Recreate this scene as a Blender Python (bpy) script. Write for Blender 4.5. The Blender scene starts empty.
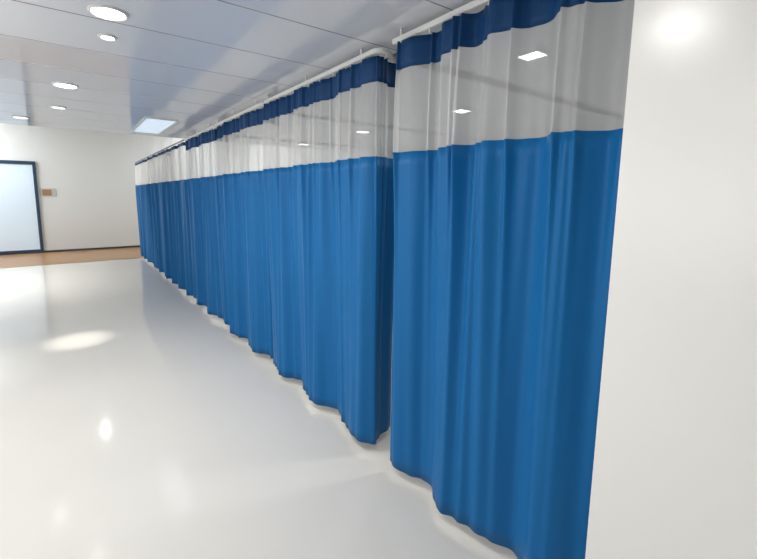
import bpy, bmesh, math, random
from mathutils import Vector, Matrix
random.seed(7)
C = bpy.context.scene.collection
S = bpy.context.scene
PI = math.pi

# ------------------------------------------------------------------ camera
EYE = 1.6
yaw, pitch, roll = 0.6294, 0.1335, 0.00802
fw = Vector((math.sin(yaw)*math.cos(pitch), math.cos(yaw)*math.cos(pitch), -math.sin(pitch)))
rt0 = Vector((math.cos(yaw), -math.sin(yaw), 0)); up0 = rt0.cross(fw)
rt = math.cos(roll)*rt0 + math.sin(roll)*up0
up = -math.sin(roll)*rt0 + math.cos(roll)*up0
cam = bpy.data.cameras.new('camera')
cam.sensor_width = 36; cam.lens = 407.0/757*36
cam.shift_x = (378.5-367.27)/757; cam.shift_y = -(279.5-251.04)/757
cam.clip_start = 0.02
co = bpy.data.objects.new('camera', cam); C.objects.link(co)
co.matrix_world = Matrix(((rt.x, up.x, -fw.x, 0), (rt.y, up.y, -fw.y, 0), (rt.z, up.z, -fw.z, EYE), (0, 0, 0, 1)))
S.camera = co

# ------------------------------------------------------------------ world, lights, exposure
S.view_settings.view_transform = 'Standard'; S.view_settings.look = 'None'
S.view_settings.gamma = 1; S.view_settings.use_curve_mapping = False
S.view_settings.exposure = 0.22
w = bpy.data.worlds.new('world'); S.world = w; w.use_nodes = True
w.node_tree.nodes['Background'].inputs['Color'].default_value = (0.80, 0.90, 1.0, 1)
w.node_tree.nodes['Background'].inputs['Strength'].default_value = 1.0

def area(name, loc, sx, sy, power, col, rot=(0, 0, 0), shape='RECTANGLE', spread=180):
    l = bpy.data.lights.new(name, 'AREA'); l.shape = shape; l.size = sx
    if shape in ('RECTANGLE', 'ELLIPSE'): l.size_y = sy
    l.energy = power; l.color = col; l.spread = math.radians(spread)
    o = bpy.data.objects.new(name, l); C.objects.link(o); o.location = loc; o.rotation_euler = rot
    return o
P_WIN, P_HALL, P_DOWN, P_SPOT, P_BAY = 18, 135, 13, 14, 5
# fill light from windows added out of view in the left wall
FILL_WINDOWS = [(1.2, 1.8), (3.6, 1.8)]
for wy, ww in FILL_WINDOWS:
    area('window_fill', (-3.42, wy, 1.55), 1.3, ww, P_WIN, (1.0, 0.985, 0.96), (0, -PI/2, 0))
# tall hall beyond the low ceiling: unseen fill lamps added for its end wall
area('hall_fill', (-2.7, 13.0, 3.75), 0.6, 2.0, P_HALL, (0.97, 0.985, 1.0))
area('hall_fill', (3.4, 12.2, 3.75), 0.6, 2.0, P_HALL*0.5, (0.97, 0.985, 1.0))

area('hall_fill', (-1.6, 9.2, 3.75), 0.8, 2.4, 42, (1.0, 0.985, 0.96), spread=75)  # added fill, out of view, to brighten the far floor
area('hall_downlight_lamp', (0.30, 10.6, 3.77), 0.12, 0, 4, (1, 0.97, 0.93), shape='DISK')

# ------------------------------------------------------------------ materials
def mat(name, col, rough=0.5, metal=0.0, spec=0.5, coat=0.0, coat_rough=0.05, emit=None, estr=0, noise=0.0, nscale=8.0, bump=0.0, bscale=60.0, sheen=0.0):
    m = bpy.data.materials.new(name); m.use_nodes = True
    nt = m.node_tree; b = nt.nodes['Principled BSDF']
    b.inputs['Base Color'].default_value = (*col, 1); b.inputs['Roughness'].default_value = rough
    b.inputs['Metallic'].default_value = metal; b.inputs['Specular IOR Level'].default_value = spec
    b.inputs['Coat Weight'].default_value = coat; b.inputs['Coat Roughness'].default_value = coat_rough
    b.inputs['Sheen Weight'].default_value = sheen
    tc = nt.nodes.new('ShaderNodeTexCoord')
    if noise:
        n = nt.nodes.new('ShaderNodeTexNoise'); n.inputs['Scale'].default_value = nscale; n.inputs['Detail'].default_value = 4
        nt.links.new(tc.outputs['Object'], n.inputs['Vector'])
        r = nt.nodes.new('ShaderNodeMapRange'); r.inputs['To Min'].default_value = 1-noise; r.inputs['To Max'].default_value = 1+noise
        nt.links.new(n.outputs['Fac'], r.inputs['Value'])
        v = nt.nodes.new('ShaderNodeVectorMath'); v.operation = 'SCALE'; v.inputs[0].default_value = col
        nt.links.new(r.outputs['Result'], v.inputs['Scale']); nt.links.new(v.outputs['Vector'], b.inputs['Base Color'])
    if bump:
        n = nt.nodes.new('ShaderNodeTexNoise'); n.inputs['Scale'].default_value = bscale; n.inputs['Detail'].default_value = 3
        nt.links.new(tc.outputs['Object'], n.inputs['Vector'])
        q = nt.nodes.new('ShaderNodeBump'); q.inputs['Strength'].default_value = bump; q.inputs['Distance'].default_value = 0.005
        nt.links.new(n.outputs['Fac'], q.inputs['Height']); nt.links.new(q.outputs['Normal'], b.inputs['Normal'])
    if emit:
        b.inputs['Emission Color'].default_value = (*emit, 1); b.inputs['Emission Strength'].default_value = estr
    return m

M = {}
M['wall'] = mat('wall_paint', (0.74, 0.76, 0.755), 0.4, noise=0.015, nscale=1.5, bump=0.05, bscale=120)
M['panel'] = mat('white_laminate', (0.80, 0.795, 0.77), 0.25, spec=0.5, noise=0.01, nscale=2)
M['floor'] = mat('epoxy_floor', (0.66, 0.64, 0.595), 0.11, spec=0.28, noise=0.03, nscale=1.2, bump=0.02, bscale=9)
M['white_metal'] = mat('white_powder_coat', (0.80, 0.80, 0.78), 0.35, noise=0.01)
M['grey_metal'] = mat('grey_metal', (0.22, 0.23, 0.24), 0.45, metal=0.3, noise=0.02)
M['dark_frame'] = mat('navy_door_frame', (0.022, 0.05, 0.095), 0.35, noise=0.05)
M['skirting'] = mat('dark_skirting', (0.05, 0.05, 0.06), 0.4, noise=0.05)
M['chrome'] = mat('brushed_steel', (0.6, 0.6, 0.6), 0.25, metal=1.0, noise=0.02)
M['glass'] = mat('frosted_glass', (0.62, 0.72, 0.80), 0.12, spec=0.5, emit=(0.62, 0.80, 1.0), estr=0.16, noise=0.01, nscale=1)  # faint glow put into the glass for light coming from behind the door
M['pane'] = mat('window_glass', (0.7, 0.8, 0.9), 0.1, emit=(0.8, 0.9, 1.0), estr=0.35, noise=0.01)  # glowing pane of the added, unseen windows
M['lamp'] = mat('lamp_diffuser', (1, 1, 1), 0.4, emit=(1.0, 0.98, 0.95), estr=14, noise=0.001)
M['lamp_dim'] = mat('faint_lamp_diffuser', (1, 1, 1), 0.4, emit=(1.0, 0.98, 0.95), estr=2.5, noise=0.001)
M['bay_lamp'] = mat('bay_lamp_diffuser', (1, 1, 1), 0.4, emit=(1.0, 0.99, 0.97), estr=3, noise=0.001)
M['panel_emit'] = mat('bluish_glow', (0.8, 0.9, 1), 0.4, emit=(0.72, 0.86, 1.0), estr=0.45, noise=0.001)
M['plate'] = mat('brown_plate', (0.35, 0.19, 0.10), 0.5, noise=0.15, nscale=30)
M['back'] = mat('plate_surround', (0.55, 0.55, 0.52), 0.5, noise=0.02)

# woven blue polyester
def fabric(name, col):
    m = mat(name, col, 0.5, spec=0.22, sheen=0.05, noise=0.05, nscale=3, bump=0.10, bscale=400)
    m.node_tree.nodes['Principled BSDF'].inputs['Sheen Tint'].default_value = (0.2, 0.5, 0.9, 1)
    return m
M['blue'] = fabric('blue_polyester', (0.004, 0.118, 0.325))
M['blue_band'] = fabric('blue_header_cloth', (0.003, 0.044, 0.145))

# white open net
def net():
    m = bpy.data.materials.new('white_open_net'); m.use_nodes = True; nt = m.node_tree
    out = nt.nodes['Material Output']; b = nt.nodes['Principled BSDF']
    b.inputs['Base Color'].default_value = (0.86, 0.86, 0.85, 1); b.inputs['Roughness'].default_value = 0.6
    t = nt.nodes.new('ShaderNodeBsdfTransparent'); tl = nt.nodes.new('ShaderNodeBsdfTranslucent')
    tl.inputs['Color'].default_value = (0.85, 0.85, 0.84, 1)
    a = nt.nodes.new('ShaderNodeMixShader'); a.inputs[0].default_value = 0.4
    nt.links.new(b.outputs[0], a.inputs[1]); nt.links.new(tl.outputs[0], a.inputs[2])
    tc = nt.nodes.new('ShaderNodeTexCoord'); n = nt.nodes.new('ShaderNodeTexNoise'); n.inputs['Scale'].default_value = 300
    nt.links.new(tc.outputs['Object'], n.inputs['Vector'])
    r = nt.nodes.new('ShaderNodeMapRange'); r.inputs['To Min'].default_value = 0.40; r.inputs['To Max'].default_value = 0.44
    nt.links.new(n.outputs['Fac'], r.inputs['Value'])
    k = nt.nodes.new('ShaderNodeMixShader'); nt.links.new(r.outputs['Result'], k.inputs[0])
    nt.links.new(t.outputs[0], k.inputs[1]); nt.links.new(a.outputs[0], k.inputs[2])
    nt.links.new(k.outputs[0], out.inputs['Surface'])
    return m
M['net'] = net()

# glossy ceiling planks with joints every 0.545 m
def ceiling_mat():
    m = mat('glossy_ceiling_panels', (0.74, 0.765, 0.82), 0.10, spec=0.75)
    nt = m.node_tree; b = nt.nodes['Principled BSDF']
    tc = nt.nodes.new('ShaderNodeTexCoord'); sx = nt.nodes.new('ShaderNodeSeparateXYZ')
    nt.links.new(tc.outputs['Object'], sx.inputs[0])
    def mth(op, a, bb=None):
        n = nt.nodes.new('ShaderNodeMath'); n.operation = op
        for i, v in enumerate((a, bb)):
            if v is None: continue
            if isinstance(v, (int, float)): n.inputs[i].default_value = v
            else: nt.links.new(v, n.inputs[i])
        return n.outputs[0]
    y = mth('DIVIDE', mth('SUBTRACT', sx.outputs['Y'], 1.92-5.45*2), 0.545)
    fr = mth('FRACT', y)
    e = mth('MINIMUM', fr, mth('SUBTRACT', 1.0, fr))       # distance to the joint, in plank widths
    r = nt.nodes.new('ShaderNodeMapRange'); r.inputs['From Min'].default_value = 0.006; r.inputs['From Max'].default_value = 0.012
    nt.links.new(e, r.inputs['Value'])
    mx = nt.nodes.new('ShaderNodeMix'); mx.data_type = 'RGBA'
    mx.inputs[6].default_value = (0.28, 0.28, 0.29, 1); mx.inputs[7].default_value = (0.74, 0.765, 0.82, 1)
    nt.links.new(r.outputs['Result'], mx.inputs[0]); nt.links.new(mx.outputs[2], b.inputs['Base Color'])
    # each plank is very slightly crowned and the joint is a groove
    h = nt.nodes.new('ShaderNodeMapRange'); h.inputs['From Min'].default_value = 0.0; h.inputs['From Max'].default_value = 0.02
    nt.links.new(e, h.inputs['Value'])
    q = nt.nodes.new('ShaderNodeBump'); q.inputs['Strength'].default_value = 1.0; q.inputs['Distance'].default_value = 1.0
    u = mth('SUBTRACT', fr, 0.5)
    hh = mth('ADD', mth('MULTIPLY', mth('MULTIPLY', u, u), 0.004), mth('MULTIPLY', h.outputs['Result'], -0.0006))
    nt.links.new(hh, q.inputs['Height']); nt.links.new(q.outputs['Normal'], b.inputs['Normal'])
    return m
M['ceiling'] = ceiling_mat()

# honey wood planks
def wood():
    m = mat('honey_wood_floor', (0.45, 0.24, 0.10), 0.3, spec=0.4)
    nt = m.node_tree; b = nt.nodes['Principled BSDF']
    tc = nt.nodes.new('ShaderNodeTexCoord'); mp = nt.nodes.new('ShaderNodeMapping'); mp.inputs['Scale'].default_value = (0.8, 6, 1)
    n = nt.nodes.new('ShaderNodeTexNoise'); n.inputs['Scale'].default_value = 3; n.inputs['Detail'].default_value = 6
    cr = nt.nodes.new('ShaderNodeValToRGB')
    cr.color_ramp.elements[0].color = (0.25, 0.125, 0.05, 1); cr.color_ramp.elements[0].position = 0.3
    cr.color_ramp.elements[1].color = (0.42, 0.25, 0.125, 1); cr.color_ramp.elements[1].position = 0.7
    nt.links.new(tc.outputs['Object'], mp.inputs[0]); nt.links.new(mp.outputs[0], n.inputs['Vector'])
    nt.links.new(n.outputs['Fac'], cr.inputs[0]); nt.links.new(cr.outputs[0], b.inputs['Base Color'])
    return m
M['wood'] = wood()

# ------------------------------------------------------------------ mesh helpers
def box(bm, x0, x1, y0, y1, z0, z1, bevel=0.0):
    r = bmesh.ops.create_cube(bm, size=1.0)
    vs = r['verts']
    for v in vs:
        v.co = Vector(((x0+x1)/2+v.co.x*(x1-x0), (y0+y1)/2+v.co.y*(y1-y0), (z0+z1)/2+v.co.z*(z1-z0)))
    if bevel:
        ed = {e for v in vs for e in v.link_edges}
        bmesh.ops.bevel(bm, geom=list(ed), offset=bevel, segments=2, affect='EDGES', profile=0.5)
def cyl(bm, p, r, h, seg=24, r2=None, axis='Z'):
    m = Matrix.Translation(p)
    if axis == 'X': m = m @ Matrix.Rotation(PI/2, 4, 'Y')
    if axis == 'Y': m = m @ Matrix.Rotation(PI/2, 4, 'X')
    bmesh.ops.create_cone(bm, cap_ends=True, segments=seg, radius1=r, radius2=r if r2 is None else r2, depth=h, matrix=m)
def ring(bm, p, ro, ri, h, seg=32):
    x, y, z = p; prof = [(ri, z), (ri+0.004, z-h*0.8), (ro-0.008, z-h), (ro, z-h*0.3), (ro, z)]
    rows = [[bm.verts.new((x+a*math.cos(2*PI*i/seg), y+a*math.sin(2*PI*i/seg), b)) for i in range(seg)] for a, b in prof]
    for a in range(len(prof)):
        A, B = rows[a], rows[(a+1) % len(prof)]
        for i in range(seg): bm.faces.new((A[i], A[(i+1) % seg], B[(i+1) % seg], B[i]))
def obj(name, bm, m, parent=None, smooth=False, shift=None):
    if shift is not None: bmesh.ops.translate(bm, verts=bm.verts, vec=-Vector(shift))
    bmesh.ops.recalc_face_normals(bm, faces=bm.faces)
    me = bpy.data.meshes.new(name); bm.to_mesh(me); bm.free()
    if smooth:
        for p in me.polygons: p.use_smooth = True
    me.materials.append(m)
    o = bpy.data.objects.new(name, me); C.objects.link(o)
    if parent: o.parent = parent
    return o
def thing(name, label, cat, loc, group=None):
    o = bpy.data.objects.new(name, None); C.objects.link(o); o.location = loc; o.empty_display_size = 0.1
    o['label'] = label; o['category'] = cat
    if group: o['group'] = group
    return o
def struct(name, bm, m, label=None, parent=None):
    o = obj(name, bm, m, parent)
    if parent is None:
        o['kind'] = 'structure'
        if label: o['label'] = label
    return o
def B(*a, **k):
    bm = bmesh.new(); box(bm, *a, **k); return bm

# ------------------------------------------------------------------ setting
XL, XB, YN, YE = -3.5, 5.0, -3.6, 14.16      # left wall, bay back wall, wall behind, end wall
CZ, HZ, YC = 2.44, 3.8, 6.72                # low ceiling, tall hall ceiling, edge of the low ceiling
XC = 1.42                                   # curtain line
struct('floor', B(XL, XB, YN, 11.6, -0.12, 0), M['floor'], 'glossy off-white resin floor')
struct('floor_wood_strip', B(XL, XB, 11.6, YE, -0.12, 0.001), M['wood'], 'honey coloured wood floor strip along the end wall')
struct('ceiling', B(XL, XB, YN, YC, CZ, CZ+0.16), M['ceiling'], 'glossy pale grey plank ceiling')
struct('ceiling_tall_hall', B(XL, XB, YC, YE, HZ, HZ+0.1), M['wall'], 'white ceiling of the taller far end')
struct('wall_bulkhead', B(XL, XB, YC-0.1, YC, CZ+0.16, HZ), M['wall'], 'white bulkhead over the edge of the low ceiling')
struct('wall_far', B(XL, XB, YE, YE+0.12, 0, HZ), M['wall'], 'plain off-white end wall')
struct('wall_back', B(XL, XB, YN-0.12, YN, 0, HZ), M['wall'], 'off-white wall behind the viewer')
struct('wall_bay', B(XB, XB+0.12, YN, YE, 0, HZ), M['wall'], 'off-white wall at the back of the bays')
struct('baseboard_far', B(-0.66, XB, YE-0.015, YE, 0.001, 0.055), M['skirting'], 'dark thin skirting at the foot of the end wall')
# left wall with openings for the added windows
bm = bmesh.new(); y = YN
for wy, ww in FILL_WINDOWS:
    box(bm, XL-0.12, XL, y, wy-ww/2, 0, HZ); y = wy+ww/2
    box(bm, XL-0.12, XL, wy-ww/2, y, 0, 0.9); box(bm, XL-0.12, XL, wy-ww/2, y, 2.2, HZ)
box(bm, XL-0.12, XL, y, YE, 0, HZ)
struct('wall_left', bm, M['wall'], 'off-white wall on the left with windows added for fill light')
for i, (wy, ww) in enumerate(FILL_WINDOWS):  # frames and glowing panes of the added windows, out of view
    f = bmesh.new(); a, b = wy-ww/2, wy+ww/2
    box(f, XL-0.09, XL-0.03, a, a+0.04, 0.9, 2.2); box(f, XL-0.09, XL-0.03, b-0.04, b, 0.9, 2.2)
    box(f, XL-0.09, XL-0.03, a+0.04, b-0.04, 0.9, 0.94); box(f, XL-0.09, XL-0.03, a+0.04, b-0.04, 2.16, 2.2)
    fr = struct('window_%d' % (i+1), f, M['white_metal'])
    obj('pane', B(XL-0.065, XL-0.055, a+0.04, b-0.04, 0.94, 2.16), M['pane'], fr)
# near wall beside the curtains: a flush edge strip and the panel behind it
struct('wall_right', B(1.37, 1.46, YN, 0.573, 0, CZ, bevel=0.002), M['panel'], 'glossy white laminate wall beside the nearest curtain')
# dark transverse strips in the ceiling over the bays
for i, yy in enumerate((2.0, 4.0, 5.94)):
    struct('trim_%d' % (i+1), B(1.62, XB, yy-0.05, yy+0.05, CZ-0.006, CZ), M['grey_metal'], 'grey strip across the ceiling over the bays')

# door in the end wall
d = bmesh.new(); DX0, DX1, DZ = -2.02, -0.66, 2.45
box(d, DX0, DX0+0.07, YE-0.05, YE-0.001, 0.0015, DZ, bevel=0.004); box(d, DX1-0.07, DX1, YE-0.05, YE-0.001, 0.0015, DZ, bevel=0.004)
box(d, DX0+0.07, DX1-0.07, YE-0.05, YE-0.001, DZ-0.09, DZ, bevel=0.004)
box(d, DX0+0.07, DX1-0.07, YE-0.05, YE-0.001, 0.0015, 0.10, bevel=0.004)
dr = struct('door_1', d, M['dark_frame'], 'frosted glass door in a dark navy frame')
g = obj('door_glass', B(DX0+0.065, DX1-0.065, YE-0.03, YE-0.018, 0.095, DZ-0.085), M['glass'], dr)
g['label'] = 'pale blue frosted glass pane'
h = bmesh.new(); box(h, DX0+0.13, DX0+0.15, YE-0.10, YE-0.08, 0.95, 1.35, bevel=0.004)
box(h, DX0+0.13, DX0+0.15, YE-0.09, YE-0.03, 0.98, 1.0); box(h, DX0+0.13, DX0+0.15, YE-0.09, YE-0.03, 1.30, 1.32)
obj('door_handle', h, M['chrome'], dr)

# wall plate beside the door
t = thing('wall_plate', 'small brown wall plate on the end wall beside the frosted door', 'wall plate', (-0.47, YE, 1.645))
obj('back_plate', B(-0.14, 0.20, -0.012, -0.001, -0.105, 0.105, bevel=0.003), M['back'], t)
f = obj('face_plate', B(-0.105, 0.09, -0.028, -0.012, -0.08, 0.075, bevel=0.004), M['plate'], t)
f['label'] = 'brown face plate'

# ------------------------------------------------------------------ ceiling lights
def downlight(x, y, r, label, name='downlight', group='round downlights in the corridor ceiling', power=P_DOWN, spot=0, dim=False):
    t = thing(name, label, 'ceiling light', (x, y, CZ), group)
    bm = bmesh.new(); ring(bm, (0, 0, 0), r+0.018, r, 0.012); obj('trim_ring', bm, M['white_metal'], t, True)
    bm = bmesh.new(); cyl(bm, (0, 0, -0.004), r, 0.006, 32); obj('diffuser', bm, M['lamp_dim' if dim else 'lamp'], t)
    if power:
        area('downlight_lamp', (x, y, CZ-0.014), r*1.9, 0, power, (1.0, 0.97, 0.93), shape='DISK')
    if spot:  # added spot standing in for a bright reflection on the floor
        l = bpy.data.lights.new('floor_patch_spot', 'SPOT'); l.energy = spot; l.spot_size = math.radians(18); l.spot_blend = 1.0
        l.color = (1.0, 0.96, 0.88); l.shadow_soft_size = r*0.5
        o = bpy.data.objects.new('floor_patch_spot', l); C.objects.link(o); o.location = (x, y, CZ-0.02); o.rotation_euler = (math.radians(6), 0, 0)
    return t
downlight(0.21, 2.35, 0.066, 'large bright round downlight nearest in the corridor ceiling')
downlight(0.23, 2.70, 0.028, 'small bright downlight just beyond the nearest large downlight', power=P_DOWN*0.3)
downlight(0.04, 4.06, 0.068, 'large round downlight midway down the corridor ceiling, third from the viewer')
downlight(-0.02, 5.11, 0.05, 'round downlight in the corridor ceiling beyond the midway large one', power=0.3, spot=P_SPOT*13, dim=True)
downlight(-0.37, 6.03, 0.06, 'faint round downlight at the far left edge of the low ceiling', power=0.3, dim=True)
downlight(0.32, 0.80, 0.085, 'round downlight overhead beside the white wall', power=7)
for yy in (0.8, 2.4, 4.0): downlight(-1.9, yy, 0.085, 'round downlight in the left row of the corridor ceiling')

def glow_panel(name, label, x, y, sx, sy, m, power, z=CZ, group=None, col=(1, 0.99, 0.97)):
    t = thing(name, label, 'ceiling light', (x, y, z), group)
    f = bmesh.new(); b = 0.015
    box(f, -sx/2-b, -sx/2, -sy/2-b, sy/2+b, -0.014, 0); box(f, sx/2, sx/2+b, -sy/2-b, sy/2+b, -0.014, 0)
    box(f, -sx/2, sx/2, -sy/2-b, -sy/2, -0.014, 0); box(f, -sx/2, sx/2, sy/2, sy/2+b, -0.014, 0)
    obj('frame', f, M['white_metal'], t)
    obj('diffuser', B(-sx/2, sx/2, -sy/2, sy/2, -0.008, -0.001), m, t)
    if power: area('panel_emit', (x, y, z-0.018), sx, sy, power, col)
    return t
glow_panel('glow_panel', 'pale bluish bright patch built as a glowing rectangle, far right of the low ceiling', 0.90, 5.75, 0.30, 1.2, M['panel_emit'], 1.2, col=(0.8, 0.9, 1))  # bright patch in the ceiling, built as a glowing panel with a weak lamp
BG = 'bright lights over the curtained bays'
glow_panel('bay_light', 'bright light in the ceiling seen through the net of the nearest curtain, upper one', 2.27, 1.48, 0.11, 0.13, M['bay_lamp'], P_BAY, group=BG)
glow_panel('bay_light', 'bright rectangular ceiling light seen low through the net of the nearest curtain', 3.15, 2.79, 0.15, 0.13, M['bay_lamp'], P_BAY, group=BG)
glow_panel('bay_light', 'bright ceiling light seen through the net of the second curtain', 3.15, 4.45, 0.15, 0.13, M['bay_lamp'], P_BAY, group=BG)
glow_panel('bay_light', 'bright ceiling light seen through the net of the third curtain', 3.15, 6.11, 0.15, 0.13, M['bay_lamp'], P_BAY, group=BG)
area('bay_ceiling_lamp', (3.15, 1.13, CZ-0.02), 0.18, 0.16, P_BAY, (1, 0.99, 0.97))

# ------------------------------------------------------------------ curtains
def curl_path(ya, curl, R, step, th=math.radians(38)):
    # near end: out of the bay towards the corridor, then round a bend into the line; list of x, y, heading
    a = PI+th; x = y = 0.0; out = []; run = 0.0
    while run < curl:
        out.append((x, y, math.cos(a), math.sin(a))); x += step*math.cos(a); y += step*math.sin(a); run += step
    while a > PI/2:
        out.append((x, y, math.cos(a), math.sin(a))); x += step*math.cos(a); y += step*math.sin(a); a -= step/R
    mx = x; my = min(p[1] for p in out)
    return [(p[0]-mx+XC, p[1]-my+ya, p[2], p[3]) for p in out]

def make_curtain(idx, ya, yb, label, curl=0.0, band=0.135, zt=2.365, far=False, tuck_at=None, wave=None):
    rnd = random.Random(100+idx*17)
    step = 0.0032 if not far else 0.007
    # base path: from the curled near end (inside the bay) along the line to the far end
    pts = []                      # (x, y, nx, ny, t)
    t = 0.0; R = 0.045
    def add(x, y, nx, ny):
        nonlocal t
        if pts: t += math.hypot(x-pts[-1][0], y-pts[-1][1])
        pts.append((x, y, nx, ny, t))
    if curl:
        for (x, y, hx, hy) in curl_path(ya, curl, R, step): add(x, y, -hy, hx)
        y += step
    else: y = ya
    while y < yb:                       # an uncurled near end still drifts back behind the wall's edge
        e = 0 if curl else 0.085*max(0, 1-(y-ya)/0.22)**1.6
        add(XC+e, y, -1, 0); y += step
    T = t
    # pleats
    pl = []; c = rnd.uniform(0.02, 0.06)
    while c < T:
        pl.append((c, rnd.uniform(0.018, 0.050), rnd.uniform(0.014, 0.034), rnd.uniform(-0.02, 0.02), rnd.uniform(0.5, 1.3)))
        c += rnd.choice((0.055, 0.085, 0.12, 0.16))*rnd.uniform(0.8, 1.2)
    tucks = []; c = rnd.uniform(0.03, 0.12)
    while c < T:
        tucks.append((c, rnd.uniform(0.018, 0.034), rnd.uniform(0.006, 0.009), rnd.uniform(-0.015, 0.015)))
        c += rnd.uniform(0.10, 0.24)
    if tuck_at: tucks = [(c, 0.030, 0.008, 0.0) for c in tuck_at]
    ph = [rnd.uniform(0, 6.28) for _ in range(6)]
    P1, P2 = rnd.uniform(0.46, 0.60), rnd.uniform(0.23, 0.29)
    if wave: P1, P2, ph[0], ph[1] = wave
    top = 0.030 if wave else 0.012
    def off(t, z):
        q = (zt-z)/zt                              # 0 at the rail, 1 at the floor
        A = top+((0.016 if wave else 0.042)-top)*q; B2 = 0.010+(0.026 if wave else 0.003)*q
        v = A*math.sin(2*PI*t/P1+ph[0]+0.5*q)+B2*math.sin(2*PI*t/P2+ph[1]-0.7*q)
        v += 0.004*math.sin(2*PI*t/0.093+ph[2]+1.2*q)
        for c, h, w_, dr_, g in pl:
            u = (t-c-dr_*q)/(w_*(1+0.7*q))
            if abs(u) < 3: v += h*(1-0.6*q*min(1,g))*math.exp(-u*u)*(0.55+0.45*math.cos(3*q*g))*(0.35+0.65*min(1, q*3.5))
        for c, h, w_, dr_ in tucks:
            u = (t-c-dr_*q)/(w_*(1+1.8*q))
            if abs(u) < 3: v += h*math.exp(-u*u)*(0.6+0.4*min(1, q*8))*(1 if z >= zs else 0.25+0.75*math.exp(-(zs-z)/0.25))
        if z < zs: v += 0.0035*math.exp(-(zs-z)/0.05)*math.sin(2*PI*t/0.034+2*math.sin(t*9))
        edge = min(1, t/0.03, (T-t)/0.03+0.0)      # hemmed ends lie flat
        return v*max(0.25, edge)
    zb = zt-band; zs = 1.825
    def sheet(z0, z1, rows, hem=0.0):
        bm = bmesh.new(); grid = []
        for j in range(rows+1):
            z = z0+(z1-z0)*j/rows; row = []
            for (x, y, nx, ny, t) in pts:
                o = off(t, z)
                if hem and j == 0: zz = z+hem*math.sin(2*PI*t/0.31+ph[3])
                else: zz = z
                row.append(bm.verts.new((x+nx*o, y+ny*o, zz)))
            grid.append(row)
        for j in range(rows):
            for i in range(len(pts)-1): bm.faces.new((grid[j][i], grid[j][i+1], grid[j+1][i+1], grid[j+1][i]))
        return bm
    root = thing('privacy_curtain', label, 'curtain', (XC, (ya+yb)/2, 0.06), 'blue and net privacy curtains along the corridor')
    sh = (XC, (ya+yb)/2, 0.06)
    def cloth(name, bm, m, th):
        o = obj(name, bm, m, root, True, sh)
        if th:
            s = o.modifiers.new('thickness', 'SOLIDIFY'); s.thickness = th; s.offset = 0
        return o
    a = cloth('header_band', sheet(zb, zt, 4), M['blue_band'], 0.003); a['label'] = 'dark blue cloth header band'
    a = cloth('mesh_panel', sheet(zs, zb, 8), M['net'], 0); a['label'] = 'white see-through net panel'
    a = cloth('fabric_panel', sheet(0.06, zs, 26, 0.004), M['blue'], 0.002); a['label'] = 'blue fabric panel'
    # gliders in the rail
    k = 0.05
    while k < T:
        x, y, nx, ny, tt = min(pts, key=lambda p: abs(p[4]-k)); o = off(tt, zt)
        g = bmesh.new(); cyl(g, (x, y, 2.374), 0.005, 0.012, 8)
        box(g, min(x, x+nx*o)-0.003, max(x, x+nx*o)+0.003, min(y, y+ny*o)-0.003, max(y, y+ny*o)+0.003, 2.358, 2.369)
        obj('glider', g, M['white_metal'], root, False, sh)
        k += 0.17 if not far else 0.34
    return root

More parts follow.
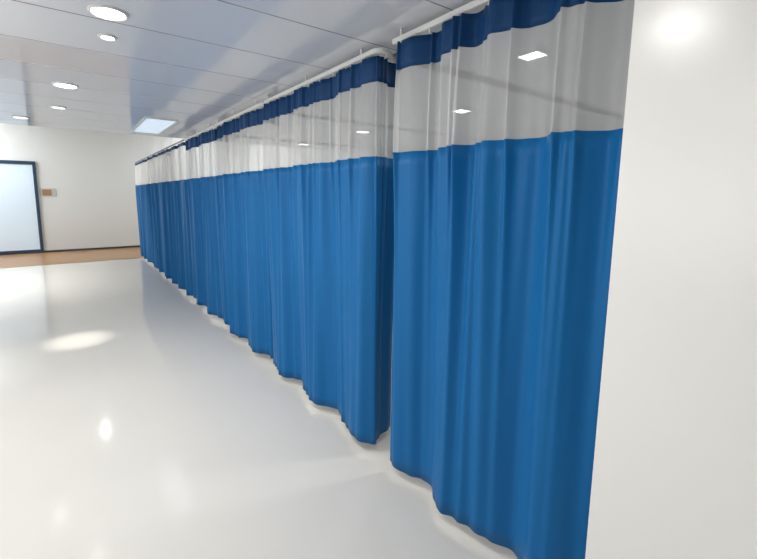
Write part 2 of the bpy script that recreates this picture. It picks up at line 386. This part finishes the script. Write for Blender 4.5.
def make_track(ya, yb, label, curl=0.0, far=False):
    z0, z1, hw = 2.380, 2.404, 0.011
    path = []; R = 0.045
    if curl: path += [(p[0], p[1]) for p in curl_path(ya, curl, R, 0.007)]
    else: path += [(XC, ya)]
    path += [(XC, yb)]
    if far: z0, hw = 2.388, 0.012
    bm = bmesh.new(); rows = []
    for i, p in enumerate(path):
        a = Vector(path[max(0, i-1)]); b = Vector(path[min(len(path)-1, i+1)]); dd = (b-a).normalized(); n = Vector((-dd.y, dd.x))
        rows.append([bm.verts.new((p[0]+n.x*s*w_, p[1]+n.y*s*w_, z)) for s, w_, z in
                     ((-1, hw*0.6, z0), (-1, hw, z0+0.006), (-1, hw, z1), (1, hw, z1), (1, hw, z0+0.006), (1, hw*0.6, z0))])
    for a, b in zip(rows, rows[1:]):
        for i in range(6): bm.faces.new((a[i], a[(i+1) % 6], b[(i+1) % 6], b[i]))
    bm.faces.new(rows[0]); bm.faces.new(rows[-1])
    root = thing('curtain_track', label, 'curtain track', (XC, (ya+yb)/2, z0), 'curtain tracks along the corridor')
    sh = (XC, (ya+yb)/2, z0)
    obj('rail', bm, M['grey_metal'] if far else M['white_metal'], root, False, sh)
    n = max(2, int((yb-ya)/0.7)+1)
    for i in range(n):
        yy = ya+curl*0.5+0.06+(yb-ya-0.12-curl*0.5)*i/(n-1)
        b = bmesh.new()
        if far: cyl(b, (XC, yy, (z1+HZ)/2), 0.003, HZ-z1, 10); obj('suspension_rod', b, M['white_metal'], root, False, sh)
        else: box(b, XC-0.006, XC+0.006, yy-0.006, yy+0.006, z1, CZ, bevel=0.001); obj('bracket', b, M['white_metal'], root, False, sh)
    return root

BAYS = [(0.585, 1.70, 0.0, False, 'nearest blue curtain with net top, beside the white wall'),
        (1.86, 3.42, 0.20, False, 'second blue curtain from the white wall, its near edge turned into the bay'),
        (3.52, 4.90, 0.16, False, 'third blue curtain from the white wall, under the low ceiling'),
        (5.00, 6.42, 0.14, False, 'fourth blue curtain from the white wall, last under the low ceiling'),
        (6.50, 8.25, 0.12, True, 'fifth blue curtain from the white wall, first beyond the low ceiling'),
        (8.35, 10.05, 0.12, True, 'sixth blue curtain from the white wall, second from the far end'),
        (10.15, 11.85, 0.12, True, 'farthest blue curtain, nearest the end wall and wood floor strip')]
ORD = ['nearest curtain', 'second curtain', 'third curtain', 'fourth curtain', 'fifth curtain', 'sixth curtain', 'farthest curtain']
for i, (ya, yb, cu, far, lab) in enumerate(BAYS):
    make_curtain(i, ya, yb, lab, cu, 0.135 if not far else 0.05, far=far,
                 tuck_at=(0.16, 0.23, 0.43, 0.68, 0.72, 0.90, 1.085) if i == 0 else None, wave=(0.27, 0.53, 2.9, 1.0) if i == 0 else None)
    make_track(ya-(0.0 if i == 0 else 0.0), yb+0.03, ('white ceiling track' if not far else 'thin grey suspended track')+' carrying the '+ORD[i], cu, far)
